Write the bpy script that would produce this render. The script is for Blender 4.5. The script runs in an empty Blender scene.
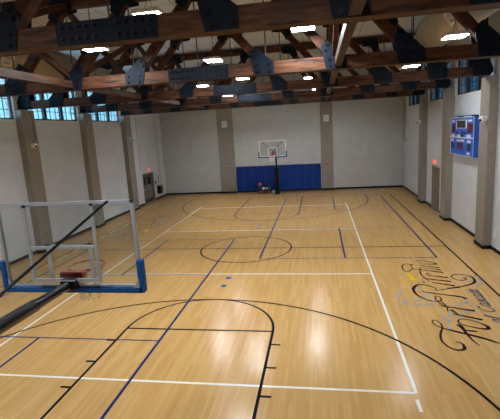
import bpy, math, random
from mathutils import Vector, Matrix
random.seed(7)
F = 0.3048                       # everything below is laid out in feet, built in metres
PI = math.pi
sc = bpy.context.scene
col = sc.collection

# ------------------------------------------------------------------ materials
def nodes(name):
    m = bpy.data.materials.new(name); m.use_nodes = True
    nt = m.node_tree
    return m, nt, nt.nodes['Principled BSDF']

def rgb(r, g, b):
    f = lambda c: ((c/255+0.055)/1.055)**2.4 if c > 10 else c/255/12.92
    return (f(r), f(g), f(b), 1)

def mat(name, c, rough=0.5, metal=0.0, noise=0.0, scale=8.0, bump=0.0, spec=0.5, stretch=(1, 1, 1)):
    m, nt, b = nodes(name)
    b.inputs['Roughness'].default_value = rough
    b.inputs['Metallic'].default_value = metal
    b.inputs['Specular IOR Level'].default_value = spec
    b.inputs['Base Color'].default_value = c
    tc = nt.nodes.new('ShaderNodeTexCoord'); mp = nt.nodes.new('ShaderNodeMapping')
    mp.inputs['Scale'].default_value = stretch
    nt.links.new(tc.outputs['Object'], mp.inputs['Vector'])
    n = nt.nodes.new('ShaderNodeTexNoise'); n.inputs['Scale'].default_value = scale
    n.inputs['Detail'].default_value = 5
    nt.links.new(mp.outputs['Vector'], n.inputs['Vector'])
    if noise:
        r = nt.nodes.new('ShaderNodeValToRGB')
        r.color_ramp.elements[0].position = 0.3; r.color_ramp.elements[1].position = 0.7
        r.color_ramp.elements[0].color = tuple(max(0, v*(1-noise)) for v in c[:3])+(1,)
        r.color_ramp.elements[1].color = tuple(min(1, v*(1+noise)) for v in c[:3])+(1,)
        nt.links.new(n.outputs['Fac'], r.inputs['Fac']); nt.links.new(r.outputs['Color'], b.inputs['Base Color'])
    if bump:
        bp = nt.nodes.new('ShaderNodeBump'); bp.inputs['Strength'].default_value = bump
        bp.inputs['Distance'].default_value = 0.01
        nt.links.new(n.outputs['Fac'], bp.inputs['Height']); nt.links.new(bp.outputs['Normal'], b.inputs['Normal'])
    return m

def emit(name, c, s):
    m, nt, b = nodes(name)
    m.cycles.emission_sampling = 'FRONT'
    b.inputs['Base Color'].default_value = c
    b.inputs['Emission Color'].default_value = c; b.inputs['Emission Strength'].default_value = s
    return m

def block_wall(name, c, axis):
    """painted concrete block: courses and joints as relief"""
    m, nt, b = nodes(name)
    tc = nt.nodes.new('ShaderNodeTexCoord'); sp = nt.nodes.new('ShaderNodeSeparateXYZ'); cb = nt.nodes.new('ShaderNodeCombineXYZ')
    nt.links.new(tc.outputs['Object'], sp.inputs[0])
    nt.links.new(sp.outputs['Y' if axis == 'y' else 'X'], cb.inputs['X']); nt.links.new(sp.outputs['Z'], cb.inputs['Y'])
    br = nt.nodes.new('ShaderNodeTexBrick')
    br.inputs['Scale'].default_value = 1.0
    br.inputs['Brick Width'].default_value = 1.333*F; br.inputs['Row Height'].default_value = 0.667*F
    br.inputs['Mortar Size'].default_value = 0.006; br.inputs['Mortar Smooth'].default_value = 0.5
    br.inputs['Color1'].default_value = c
    br.inputs['Color2'].default_value = tuple(v*0.95 for v in c[:3])+(1,)
    br.inputs['Mortar'].default_value = tuple(v*0.86 for v in c[:3])+(1,)
    nt.links.new(cb.outputs[0], br.inputs['Vector'])
    nz = nt.nodes.new('ShaderNodeTexNoise'); nz.inputs['Scale'].default_value = 1.3; nz.inputs['Detail'].default_value = 6
    nt.links.new(tc.outputs['Object'], nz.inputs['Vector'])
    mx = nt.nodes.new('ShaderNodeMixRGB'); mx.blend_type = 'MULTIPLY'; mx.inputs['Fac'].default_value = 0.35
    rp = nt.nodes.new('ShaderNodeValToRGB'); rp.color_ramp.elements[0].position = .35; rp.color_ramp.elements[1].position = .65
    rp.color_ramp.elements[0].color = (.82, .8, .77, 1)
    nt.links.new(nz.outputs['Fac'], rp.inputs['Fac'])
    nt.links.new(br.outputs['Color'], mx.inputs['Color1']); nt.links.new(rp.outputs['Color'], mx.inputs['Color2'])
    nt.links.new(mx.outputs['Color'], b.inputs['Base Color'])
    bp = nt.nodes.new('ShaderNodeBump'); bp.inputs['Strength'].default_value = 0.35; bp.inputs['Distance'].default_value = 0.006; bp.invert = True
    nt.links.new(br.outputs['Fac'], bp.inputs['Height']); nt.links.new(bp.outputs['Normal'], b.inputs['Normal'])
    b.inputs['Roughness'].default_value = 0.6
    return m

def wood_floor():
    m, nt, b = nodes('maple_strip_floor')
    tc = nt.nodes.new('ShaderNodeTexCoord'); sp = nt.nodes.new('ShaderNodeSeparateXYZ'); cb = nt.nodes.new('ShaderNodeCombineXYZ')
    nt.links.new(tc.outputs['Object'], sp.inputs[0])
    nt.links.new(sp.outputs['Y'], cb.inputs['X']); nt.links.new(sp.outputs['X'], cb.inputs['Y'])
    br = nt.nodes.new('ShaderNodeTexBrick'); br.offset = 0.37; br.offset_frequency = 2
    br.inputs['Scale'].default_value = 1.0
    br.inputs['Brick Width'].default_value = 1.05; br.inputs['Row Height'].default_value = 0.07
    br.inputs['Mortar Size'].default_value = 0.0012
    br.inputs['Color1'].default_value = FLOOR_A; br.inputs['Color2'].default_value = FLOOR_B
    br.inputs['Mortar'].default_value = tuple(v*.82 for v in FLOOR_B[:3])+(1,)
    nt.links.new(cb.outputs[0], br.inputs['Vector'])
    mp = nt.nodes.new('ShaderNodeMapping'); mp.inputs['Scale'].default_value = (0.16, 14, 1)
    nt.links.new(cb.outputs[0], mp.inputs['Vector'])
    nz = nt.nodes.new('ShaderNodeTexNoise'); nz.inputs['Scale'].default_value = 1.6; nz.inputs['Detail'].default_value = 8
    nt.links.new(mp.outputs['Vector'], nz.inputs['Vector'])
    rp = nt.nodes.new('ShaderNodeValToRGB'); rp.color_ramp.elements[0].position = .3; rp.color_ramp.elements[1].position = .62
    rp.color_ramp.elements[0].color = (.90, .85, .79, 1); rp.color_ramp.elements[1].color = (1, 1, 1, 1)
    nt.links.new(nz.outputs['Fac'], rp.inputs['Fac'])
    mx = nt.nodes.new('ShaderNodeMixRGB'); mx.blend_type = 'MULTIPLY'; mx.inputs['Fac'].default_value = .65
    nt.links.new(br.outputs['Color'], mx.inputs['Color1']); nt.links.new(rp.outputs['Color'], mx.inputs['Color2'])
    nt.links.new(mx.outputs['Color'], b.inputs['Base Color'])
    n2 = nt.nodes.new('ShaderNodeTexNoise'); n2.inputs['Scale'].default_value = 5; n2.inputs['Detail'].default_value = 3
    nt.links.new(tc.outputs['Object'], n2.inputs['Vector'])
    mr = nt.nodes.new('ShaderNodeMapRange'); mr.inputs['To Min'].default_value = FLOOR_R-.04; mr.inputs['To Max'].default_value = FLOOR_R+.06
    nt.links.new(n2.outputs['Fac'], mr.inputs['Value']); nt.links.new(mr.outputs[0], b.inputs['Roughness'])
    b.inputs['Specular IOR Level'].default_value = 0.27
    bp = nt.nodes.new('ShaderNodeBump'); bp.inputs['Strength'].default_value = .06; bp.inputs['Distance'].default_value = .002
    nt.links.new(nz.outputs['Fac'], bp.inputs['Height']); nt.links.new(bp.outputs['Normal'], b.inputs['Normal'])
    return m

def tile_ceiling():
    m, nt, b = nodes('ceiling_tiles')
    tc = nt.nodes.new('ShaderNodeTexCoord')
    br = nt.nodes.new('ShaderNodeTexBrick'); br.offset = 0.0
    br.inputs['Scale'].default_value = 1.0
    br.inputs['Brick Width'].default_value = 4*F; br.inputs['Row Height'].default_value = 4*F
    br.inputs['Mortar Size'].default_value = 0.018
    c = CEIL_C
    br.inputs['Color1'].default_value = c; br.inputs['Color2'].default_value = tuple(v*.9 for v in c[:3])+(1,)
    br.inputs['Mortar'].default_value = tuple(v*.4 for v in c[:3])+(1,)
    nt.links.new(tc.outputs['Object'], br.inputs['Vector']); nt.links.new(br.outputs['Color'], b.inputs['Base Color'])
    b.inputs['Roughness'].default_value = .8
    return m

def timber(name, dark, light, stretch):
    m, nt, b = nodes(name)
    tc = nt.nodes.new('ShaderNodeTexCoord'); mp = nt.nodes.new('ShaderNodeMapping'); mp.inputs['Scale'].default_value = stretch
    nt.links.new(tc.outputs['Object'], mp.inputs['Vector'])
    n = nt.nodes.new('ShaderNodeTexNoise'); n.inputs['Scale'].default_value = 3.0; n.inputs['Detail'].default_value = 8; n.inputs['Roughness'].default_value = .65
    nt.links.new(mp.outputs['Vector'], n.inputs['Vector'])
    r = nt.nodes.new('ShaderNodeValToRGB'); r.color_ramp.elements[0].position = .32; r.color_ramp.elements[1].position = .68
    r.color_ramp.elements[0].color = dark; r.color_ramp.elements[1].color = light
    nt.links.new(n.outputs['Fac'], r.inputs['Fac']); nt.links.new(r.outputs['Color'], b.inputs['Base Color'])
    b.inputs['Roughness'].default_value = .55; b.inputs['Specular IOR Level'].default_value = .2
    bp = nt.nodes.new('ShaderNodeBump'); bp.inputs['Strength'].default_value = .25; bp.inputs['Distance'].default_value = .01
    nt.links.new(n.outputs['Fac'], bp.inputs['Height']); nt.links.new(bp.outputs['Normal'], b.inputs['Normal'])
    return m

def glass(name, tint, gloss, rough=0.02, waves=0.0):
    m, nt, b = nodes(name); nt.nodes.remove(b)
    out = nt.nodes['Material Output']
    tr = nt.nodes.new('ShaderNodeBsdfTransparent'); tr.inputs['Color'].default_value = tint
    gl = nt.nodes.new('ShaderNodeBsdfGlossy'); gl.inputs['Roughness'].default_value = rough
    mx = nt.nodes.new('ShaderNodeMixShader')
    fr = nt.nodes.new('ShaderNodeFresnel'); fr.inputs['IOR'].default_value = 1.35
    ml = nt.nodes.new('ShaderNodeMath'); ml.operation = 'MULTIPLY'; ml.inputs[1].default_value = gloss
    nt.links.new(fr.outputs[0], ml.inputs[0])
    nt.links.new(ml.outputs[0], mx.inputs['Fac'])
    nt.links.new(tr.outputs[0], mx.inputs[1]); nt.links.new(gl.outputs[0], mx.inputs[2]); nt.links.new(mx.outputs[0], out.inputs['Surface'])
    if waves:
        tc = nt.nodes.new('ShaderNodeTexCoord'); mp = nt.nodes.new('ShaderNodeMapping'); mp.inputs['Scale'].default_value = (2.2, 2.2, .5)
        nt.links.new(tc.outputs['Object'], mp.inputs['Vector'])
        n = nt.nodes.new('ShaderNodeTexNoise'); n.inputs['Scale'].default_value = 2.5; n.inputs['Detail'].default_value = 4
        nt.links.new(mp.outputs['Vector'], n.inputs['Vector'])
        r = nt.nodes.new('ShaderNodeValToRGB'); r.color_ramp.elements[0].position = .3; r.color_ramp.elements[1].position = .7
        r.color_ramp.elements[0].color = tuple(v*(1-waves) for v in tint[:3])+(1,); r.color_ramp.elements[1].color = tint
        nt.links.new(n.outputs['Fac'], r.inputs['Fac']); nt.links.new(r.outputs['Color'], tr.inputs['Color'])
    return m

FLOOR_A = rgb(208, 168, 108); FLOOR_B = rgb(196, 153, 93); FLOOR_R = .2
CEIL_C = rgb(206, 213, 222)
M = dict(
    floor=wood_floor(), ceiling=tile_ceiling(),
    wall_y=block_wall('painted_block_side', rgb(208, 212, 219), 'y'),
    wall_x=block_wall('painted_block_end', rgb(184, 186, 186), 'x'),
    pilaster=mat('taupe_pilaster_paint', rgb(136, 128, 119), .7, noise=.06, scale=6, bump=.2),
    base=mat('black_vinyl_base', rgb(20, 22, 32), .5, spec=.15),
    timber=timber('dark_stained_timber', rgb(26, 14, 9), rgb(100, 62, 40), (0.5, 2.5, 3.5)),
    timber_diag=timber('dark_stained_brace_timber', rgb(28, 14, 9), rgb(90, 48, 28), (1.6, 1.6, 1.6)),
    timber_strut=timber('lighter_brown_timber', rgb(40, 23, 15), rgb(84, 54, 37), (3, .5, 3)),
    steel=mat('black_painted_steel', rgb(20, 27, 39), .55, metal=.0, noise=.12, scale=6, spec=.1),
    bolt=mat('black_bolt_steel', rgb(14, 17, 24), .45, spec=.15),
    rod=mat('dull_grey_steel_rod', rgb(66, 64, 62), .5, metal=.4),
    conduit=mat('painted_conduit', rgb(176, 170, 158), .5),
    duct=mat('beige_duct_paint', rgb(164, 154, 134), .5, noise=.05, scale=2),
    white_metal=mat('white_enamel', rgb(225, 225, 225), .35),
    grey_metal=mat('grey_anodised_frame', rgb(160, 164, 172), .4, metal=.3),
    black=mat('black_enamel', rgb(10, 12, 22), .3, spec=.22),
    black_pad=mat('black_vinyl_pad', rgb(14, 16, 20), .5, noise=.1, spec=.2),
    blue_pad=mat('royal_blue_vinyl', rgb(6, 48, 128), .5, noise=.06, scale=3, spec=.25),
    board_pad=mat('blue_rubber_edge_pad', rgb(12, 74, 136), .6, spec=.2),
    score_blue=mat('scoreboard_blue', rgb(20, 84, 190), .35),
    screen=mat('dark_digit_panel', rgb(46, 50, 48), .25),
    screen_red=mat('dark_red_digit_panel', rgb(92, 34, 40), .25),
    screen_green=mat('dark_green_digit_panel', rgb(24, 64, 56), .25),
    orange_rim=mat('red_rim_paint', rgb(196, 54, 50), .4),
    net=mat('white_net_cord', rgb(228, 228, 226), .8),
    board_glass=glass('backboard_glass', (.93, .95, .95, 1), 1.0),
    win_glass=glass('textured_window_glass', (.72, .86, .92, 1), .6, .15, .16),
    win_frame=mat('dark_window_steel', rgb(26, 32, 42), .4),
    reveal=mat('white_window_reveal', rgb(222, 222, 220), .6),
    lamp=emit('led_panel', (.92, .97, 1.0, 1), 34.0),
    red_glow=emit('red_exit_letters', (1, .05, .06, 1), .5),
    red=mat('red_alarm_paint', rgb(176, 42, 38), .4),
    door=mat('grey_door_paint', rgb(98, 92, 84), .5),
    door_frame=mat('taupe_frame_paint', rgb(134, 124, 112), .5),
    sill_metal=mat('worn_metal_threshold', rgb(140, 140, 138), .4, metal=.4),
    line_white=mat('white_court_paint', rgb(232, 230, 220), .28),
    line_black=mat('black_court_paint', rgb(12, 14, 24), .45, spec=.03),
    line_blue=mat('blue_court_paint', rgb(12, 36, 98), .45, spec=.04),
    line_yellow=mat('pale_yellow_dash', rgb(240, 226, 150), .4),
    ink=mat('dark_plum_lettering', rgb(44, 16, 26), .45, spec=.04),
    ink_blue=mat('slate_blue_lettering', rgb(60, 70, 106), .45, spec=.05),
    ink_grey=mat('pale_grey_emblem_paint', rgb(150, 156, 158), .3, noise=.15, spec=.2),
    ink_yellow=mat('yellow_emblem_paint', rgb(222, 178, 34), .3),
    dot_blue=mat('blue_vinyl_dot', rgb(30, 84, 150), .5, spec=.08),
    ball_orange=mat('orange_ball_rubber', rgb(190, 84, 40), .6, bump=.3, scale=60),
    ball_dark=mat('dark_green_ball_rubber', rgb(30, 62, 58), .5),
    ball_white=mat('white_ball_vinyl', rgb(222, 224, 226), .5),
    ball_grey=mat('grey_ball_rubber', rgb(168, 168, 164), .5),
    ball_maroon=mat('maroon_ball_rubber', rgb(120, 34, 46), .5),
    ball_navy=mat('navy_ball_rubber', rgb(40, 54, 80), .5),
    ball_teal=mat('teal_ball_rubber', rgb(60, 110, 108), .5),
    seam=mat('black_ball_seam', rgb(20, 18, 18), .6),
)

def thin_paint(name, c):
    m, nt, b = nodes(name); nt.nodes.remove(b)
    d = nt.nodes.new('ShaderNodeBsdfDiffuse'); t = nt.nodes.new('ShaderNodeBsdfTranslucent'); x = nt.nodes.new('ShaderNodeMixShader')
    d.inputs['Color'].default_value = c; t.inputs['Color'].default_value = c; x.inputs['Fac'].default_value = .5
    nt.links.new(d.outputs[0], x.inputs[1]); nt.links.new(t.outputs[0], x.inputs[2]); nt.links.new(x.outputs[0], nt.nodes['Material Output'].inputs['Surface'])
    return m
M['glass_paint'] = thin_paint('white_paint_on_glass', rgb(236, 236, 238))

# ------------------------------------------------------------------ mesh builder
class MB:
    def __init__(s): s.v = []; s.f = []; s.smooth = []
    def add(s, vs, fs, smooth=False):
        o = len(s.v); s.v += [tuple(v) for v in vs]; s.f += [tuple(i+o for i in f) for f in fs]; s.smooth += [smooth]*len(fs)
        return s
    def box(s, x0, x1, y0, y1, z0, z1):
        vs = [(x, y, z) for z in (z0, z1) for y in (y0, y1) for x in (x0, x1)]
        return s.add(vs, [(0, 2, 3, 1), (4, 5, 7, 6), (0, 1, 5, 4), (2, 6, 7, 3), (0, 4, 6, 2), (1, 3, 7, 5)])
    def bbox(s, x0, x1, y0, y1, z0, z1, b=.04):
        """box with chamfered edges"""
        c = [(x0, x1), (y0, y1), (z0, z1)]
        vs = []; idx = {}
        for sx in (0, 1):
            for sy in (0, 1):
                for sz in (0, 1):
                    for ax in range(3):
                        p = [c[0][sx], c[1][sy], c[2][sz]]
                        for k in range(3):
                            if k != ax: p[k] += b*(1-2*(sx, sy, sz)[k])
                        idx[(sx, sy, sz, ax)] = len(vs); vs.append(p)
        fs = []
        for ax in range(3):
            o = [k for k in range(3) if k != ax]
            for sg in (0, 1):
                q = []
                for a, bb in ((0, 0), (1, 0), (1, 1), (0, 1)):
                    k = [0, 0, 0]; k[ax] = sg; k[o[0]] = a; k[o[1]] = bb; q.append(idx[(*k, ax)])
                fs.append(q)
            for a in (0, 1):
                for bb in (0, 1):
                    q = []
                    for sg, fx in ((0, o[0]), (1, o[0]), (1, o[1]), (0, o[1])):
                        k = [0, 0, 0]; k[ax] = sg; k[o[0]] = a; k[o[1]] = bb; q.append(idx[(*k, fx)])
                    fs.append(q)
        for sx in (0, 1):
            for sy in (0, 1):
                for sz in (0, 1): fs.append([idx[(sx, sy, sz, k)] for k in range(3)])
        return s.add(vs, fs)
    def tube(s, pts, r, n=12, caps=True, closed=False, smooth=True):
        pts = [Vector(p) for p in pts]; m = len(pts)
        rs = r if isinstance(r, (list, tuple)) else [r]*m
        vs = []; prev = None
        for i, p in enumerate(pts):
            if closed: t = pts[(i+1) % m]-pts[i-1]
            else: t = pts[min(i+1, m-1)]-pts[max(i-1, 0)]
            t.normalize()
            if prev is None:
                a = Vector((0, 0, 1)) if abs(t.z) < .9 else Vector((1, 0, 0))
                u = t.cross(a).normalized()
            else:
                u = (prev-t*prev.dot(t)).normalized()
            prev = u; w = t.cross(u)
            for k in range(n):
                a = 2*PI*k/n; vs.append(p+(u*math.cos(a)+w*math.sin(a))*rs[i])
        fs = []
        for i in range(m if closed else m-1):
            j = (i+1) % m
            for k in range(n): fs.append((i*n+k, i*n+(k+1) % n, j*n+(k+1) % n, j*n+k))
        s.add(vs, fs, smooth)
        if caps and not closed:
            s.add(vs[:n], [tuple(reversed(range(n)))]); s.add(vs[-n:], [tuple(range(n))])
        return s
    def bar(s, a, b, w, h, up=(0, 0, 1)):
        """square-section bar from a to b, w across, h along up"""
        a, b = Vector(a), Vector(b); t = (b-a).normalized(); up = Vector(up)
        x = t.cross(up).normalized(); y = x.cross(t)
        vs = []
        for p in (a, b):
            for sx, sy in ((-1, -1), (1, -1), (1, 1), (-1, 1)): vs.append(p+x*(sx*w/2)+y*(sy*h/2))
        return s.add(vs, [(0, 1, 2, 3), (7, 6, 5, 4), (0, 4, 5, 1), (1, 5, 6, 2), (2, 6, 7, 3), (3, 7, 4, 0)])
    def prism_xz(s, poly, y0, y1):
        n = len(poly)
        vs = [(x, y0, z) for x, z in poly]+[(x, y1, z) for x, z in poly]
        return s.add(vs, [tuple(range(n)), tuple(reversed(range(n, 2*n)))]+[(i, i+n, (i+1) % n+n, (i+1) % n) for i in range(n)])
    def sphere(s, c, r, n=20, m=12):
        vs = [(c[0], c[1], c[2]-r)]
        for j in range(1, m):
            a = -PI/2+PI*j/m
            for i in range(n): vs.append((c[0]+r*math.cos(a)*math.cos(2*PI*i/n), c[1]+r*math.cos(a)*math.sin(2*PI*i/n), c[2]+r*math.sin(a)))
        vs.append((c[0], c[1], c[2]+r)); e = len(vs)-1
        fs = [(0, 1+(i+1) % n, 1+i) for i in range(n)]
        for j in range(m-2):
            for i in range(n): fs.append((1+j*n+i, 1+j*n+(i+1) % n, 1+(j+1)*n+(i+1) % n, 1+(j+1)*n+i))
        fs += [(1+(m-2)*n+i, 1+(m-2)*n+(i+1) % n, e) for i in range(n)]
        return s.add(vs, fs, True)
    # flat things on the floor
    def ribbon(s, pts, w, z):
        """flat stroke; w one width or one per point"""
        n = len(pts); ws = w if isinstance(w, (list, tuple)) else [w]*n
        vs = []
        for i in range(n):
            a, b = Vector(pts[max(i-1, 0)]), Vector(pts[min(i+1, n-1)])
            t = (b-a); t = t.normalized() if t.length > 1e-9 else Vector((1, 0))
            nn = Vector((-t.y, t.x)); p = Vector(pts[i])
            for sg in (1, -1):
                q = p+nn*(sg*ws[i]/2); vs.append((q.x, q.y, z))
        return s.add(vs, [(2*i, 2*i+1, 2*i+3, 2*i+2) for i in range(n-1)])
    def build(s, name, material, parent=None, at=(0, 0, 0)):
        me = bpy.data.meshes.new(name)
        me.from_pydata([((x-at[0])*F, (y-at[1])*F, (z-at[2])*F) for x, y, z in s.v], [], s.f)
        me.polygons.foreach_set('use_smooth', s.smooth)
        me.materials.append(material)
        import bmesh
        bm = bmesh.new(); bm.from_mesh(me); bmesh.ops.recalc_face_normals(bm, faces=bm.faces); bm.to_mesh(me); bm.free()
        me.update()
        o = bpy.data.objects.new(name, me); col.objects.link(o)
        o.location = Vector(at)*F
        if parent is not None: hook(o, parent)
        return o

def hook(o, parent):
    w = o.location.copy(); p = parent; base = Vector((0, 0, 0))
    while p is not None: base += p.location; p = p.parent
    o.parent = parent; o.location = w-base

def tag(o, label, cat, group=None):
    o['label'] = label; o['category'] = cat
    if group: o['group'] = group
    return o

def thing(name, label, cat, at=(0, 0, 0), group=None):
    o = bpy.data.objects.new(name, None); col.objects.link(o); o.location = Vector(at)*F; o.empty_display_size = .2
    return tag(o, label, cat, group)

def struct(o):
    o['kind'] = 'structure'; return o

# ------------------------------------------------------------------ the place (feet): x across, y down the hall, court centre at (0, 30)
XL, XR, YB, YF, ZC = -29.9, 29.6, 81.0, -33.0, 28.1
CX = -.4                                    # middle of the building
TY = [-1.5, 14.65, 29.9, 45.15, 60.4]        # truss lines
ZB, ZT = 20.05, 27.0                        # undersides of bottom and top chords
PD, PW = .95, 2.6                           # pilaster depth / width
WT = 1.2                                    # side wall thickness
WZ0, WZ1 = 18.5, 24.0

# floor
fl = struct(MB().box(XL-WT, XR+WT+3, YF-.5, YB+1, -.5, 0).build('floor', M['floor']))
# ceiling
struct(MB().box(XL-WT, XR+WT, YF-.5, YB+1, ZC, ZC+.6).build('ceiling', M['ceiling']))

def side_wall(name, x0, x1, openings):
    mb = MB(); ys = sorted({YF, YB} | {a for a, b, c, d in openings} | {b for a, b, c, d in openings})
    for a, b in zip(ys, ys[1:]):
        op = [o for o in openings if o[0] <= a and o[1] >= b]
        z = 0
        for o in sorted(op, key=lambda o: o[2]):
            if o[2] > z: mb.box(x0, x1, a, b, z, o[2])
            z = o[3]
        mb.box(x0, x1, a, b, z, ZC)
    return struct(mb.build(name, M['wall_y']))

WH = 6.3
bays = [7.0, 22.3, 37.5, 52.8]
LWIN = [(c-WH, c+WH, WZ0, WZ1) for c in bays]
RWIN = LWIN+[(71.2-WH+.4, 71.2+WH-.4, WZ0, WZ1)]
LDOOR = (67.0, 73.2, 0, 7.0); RDOOR = (50.4, 55.2, 0, 7.5)
side_wall('wall_left', XL-WT, XL, LWIN+[LDOOR])
side_wall('wall_right', XR, XR+WT, RWIN+[RDOOR])
struct(MB().box(XL-WT, XR+WT, YB, YB+1, 0, ZC).build('wall_back', M['wall_x']))
struct(MB().box(XL-WT, XR+WT, YF-.5, YF, 0, ZC).build('wall_front', M['wall_x']))

# black vinyl bases, following the pilasters
def base_run(name, mb): return struct(mb.build(name, M['base']))
PIL = [14.65, 29.9, 45.15, 60.4]
for side, xw, sg, door in (('left', XL, 1, LDOOR), ('right', XR, -1, RDOOR)):
    mb = MB(); t = .07; h = .42
    def seg(a, b):
        mb.box(min(xw, xw+sg*t), max(xw, xw+sg*t), a, b, 0, h)
    cuts = [YF]
    spans = [(p-PW/2, p+PW/2, 'p') for p in PIL]+[(door[0]-.3, door[1]+.3, 'd')]
    y = YF
    for a, b, k in sorted(spans):
        seg(y, a); y = b
        if k == 'p':
            xa, xb = xw+sg*(PD+.0), xw+sg*(PD+t)
            mb.box(min(xa, xb), max(xa, xb), a-t, b+t, 0, h)
            for q in (a-t, b): mb.box(min(xw, xa), max(xw, xa), q, q+t, 0, h)
    seg(y, YB)
    base_run('baseboard_'+side, mb)
mb = MB(); mb.box(XL, -14.9, YB-.07, YB, 0, .42); mb.box(-11.0, 10.4, YB-.07, YB, 0, .42); mb.box(13.3, XR, YB-.07, YB, 0, .42)
mb.box(-14.97, -10.93, YB-.62, YB-.55, 0, .42); mb.box(10.33, 13.37, YB-.62, YB-.55, 0, .42)
base_run('baseboard_back', mb)

# pilasters
for p in PIL:
    struct(MB().box(XL, XL+PD, p-PW/2, p+PW/2, 0, 19.74).build('pilaster', M['pilaster']))
    struct(MB().box(XR-PD, XR, p-PW/2, p+PW/2, 0, 19.74).build('pilaster', M['pilaster']))
struct(MB().box(-14.9, -11.0, YB-.55, YB, 0, ZC).build('pilaster', M['pilaster']))
struct(MB().box(10.4, 13.3, YB-.55, YB, 0, ZC).build('pilaster', M['pilaster']))

# windows
wn = 0
for side, lst in (('left', LWIN), ('right', RWIN)):
    for (a, b, z0, z1) in lst:
        wn += 1
        xg = XL-.4 if side == 'left' else XR+.4
        root = bpy.data.objects.new('window_%d' % wn, None); col.objects.link(root); root.location = Vector((xg, (a+b)/2, z0))*F
        struct(root)
        fr = MB(); t = .12
        fr.box(xg-t, xg+t, a, a+.28, z0, z1); fr.box(xg-t, xg+t, b-.28, b, z0, z1)
        fr.box(xg-t, xg+t, a, b, z0, z0+.28); fr.box(xg-t, xg+t, a, b, z1-.28, z1)
        fr.build('window_frame', M['win_frame'], root)
        w = (b-a)/3
        for k in (1, 2): MB().box(xg-.2, xg+.2, a+k*w-.3, a+k*w+.3, z0, z1).build('mullion', M['win_frame'], root)
        mt = MB()
        for k in range(3):
            for j in (1, 2): mt.box(xg-.04, xg+.04, a+k*w+j*w/3-.04, a+k*w+j*w/3+.04, z0, z1)
        for j in range(1, 4): mt.box(xg-.04, xg+.04, a, b, z0+j*(z1-z0)/4-.04, z0+j*(z1-z0)/4+.04)
        mt.build('glazing_bars', M['win_frame'], root)
        MB().box(xg-.02, xg+.02, a+.1, b-.1, z0+.1, z1-.1).build('window_pane', M['win_glass'], root)
        rv = MB(); xo, xi = (XL-.35, XL+.06) if side == 'left' else (XR-.06, XR+.35)
        rv.box(xo, xi, a, a+.06, z0, z1); rv.box(xo, xi, b-.06, b, z0, z1); rv.box(xo, xi, a-.1, b+.1, z0-.08, z0+.06)
        rv.build('window_sill', M['reveal'], root)

# ------------------------------------------------------------------ doors
def door(n, side, op):
    a, b, z0, z1 = op
    sg = -1 if side == 'left' else 1
    xw = XL if side == 'left' else XR
    root = bpy.data.objects.new('door_%d' % n, None); col.objects.link(root); root.location = Vector((xw, (a+b)/2, 0))*F; struct(root)
    def X(p, q): return (min(xw+sg*p, xw+sg*q), max(xw+sg*p, xw+sg*q))
    fr = MB()
    fr.box(*X(-.08, WT), a, a+.25, 0, z1); fr.box(*X(-.08, WT), b-.25, b, 0, z1); fr.box(*X(-.08, WT), a, b, z1-.25, z1)
    fr.build('door_frame', M['door_frame'], root)
    d = .5 if side == 'left' else 1.0
    if side == 'left':
        mid = (a+b)/2
        for q0, q1, hy in ((a+.25, mid-.02, mid-.4), (mid+.02, b-.25, mid+.4)):
            lf = MB().box(*X(d, d+.15), q0, q1, .05, z1-.25).build('door_leaf', M['door'], root)
            MB().box(*X(d-.04, d), q0+.5, q1-.5, 4.2, 5.9).build('door_window', M['screen'], lf)
            MB().tube([(xw+sg*(d-.15), q0+.4, 3.1), (xw+sg*(d-.15), q1-.4, 3.1)], .06).build('push_bar', M['grey_metal'], lf)
            MB().box(*X(d-.02, d), q0+.1, q1-.1, .1, .9).build('kick_plate', M['black'], lf)
    else:
        lf = MB().box(*X(d, d+.15), a+.25, b-.25, .05, z1-.25).build('door_leaf', M['door'], root)
        MB().box(*X(d-.05, d), a+.7, a+1.2, 2.6, 3.9).build('push_plate', M['grey_metal'], lf)
        MB().box(*X(d-.03, d), a+.4, b-.4, .1, 1.6).build('kick_plate', M['black'], lf)
    MB().box(*X(-.35, WT), a+.02, b-.02, 0, .05).build('threshold', M['sill_metal'], root)
    return root
door(1, 'left', LDOOR); door(2, 'right', RDOOR)

# ------------------------------------------------------------------ court markings (painted on the floor)
LW = .2
def line(mb, a, b, z, w=LW): mb.ribbon([a, b], w, z)
def arc(mb, c, r, a0, a1, z, w=LW, n=72):
    mb.ribbon([(c[0]+r*math.cos(math.radians(a0+(a1-a0)*i/n)), c[1]+r*math.sin(math.radians(a0+(a1-a0)*i/n))) for i in range(n+1)], w, z)
Z1, Z2, Z3 = .004, .007, .010
# volleyball court, white
w = MB()
for x in (-15, 15): line(w, (x, 0), (x, 60), Z1)
for y in (0, 20, 40, 60): line(w, (-15, y), (15, y), Z1)
for x in (-14.9, 14.9):
    for s in (-1, 1):
        y = 30+s*30; line(w, (x, y+s*.6), (x, y+s*1.65), Z1)
w.build('white_court_line', M['line_white'], fl)
# basketball court, black
k = MB()
for x in (-25, 25): line(k, (x, -12), (x, 72), Z2)
for y in (-12, 30, 72): line(k, (-25, y), (25, y), Z2)
arc(k, (0, 30), 6, 0, 360, Z2)
for s in (-1, 1):
    Y = lambda d: 30+s*(42-d)
    for x in (-6, 6):
        line(k, (x, Y(0)), (x, Y(19)), Z2)
        for d in (7, 11, 14, 17): line(k, (x, Y(d)), (x+math.copysign(.75, x), Y(d)), Z2)
    line(k, (-6, Y(19)), (6, Y(19)), Z2)
    arc(k, (0, Y(19)), 6, 0, -180*s, Z2)
    arc(k, (0, Y(5.25)), 19.75, 0, -180*s, Z2, n=120)
    for x in (-19.75, 19.75): line(k, (x, Y(0)), (x, Y(5.25)), Z2)
k.build('black_court_line', M['line_black'], fl)
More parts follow.
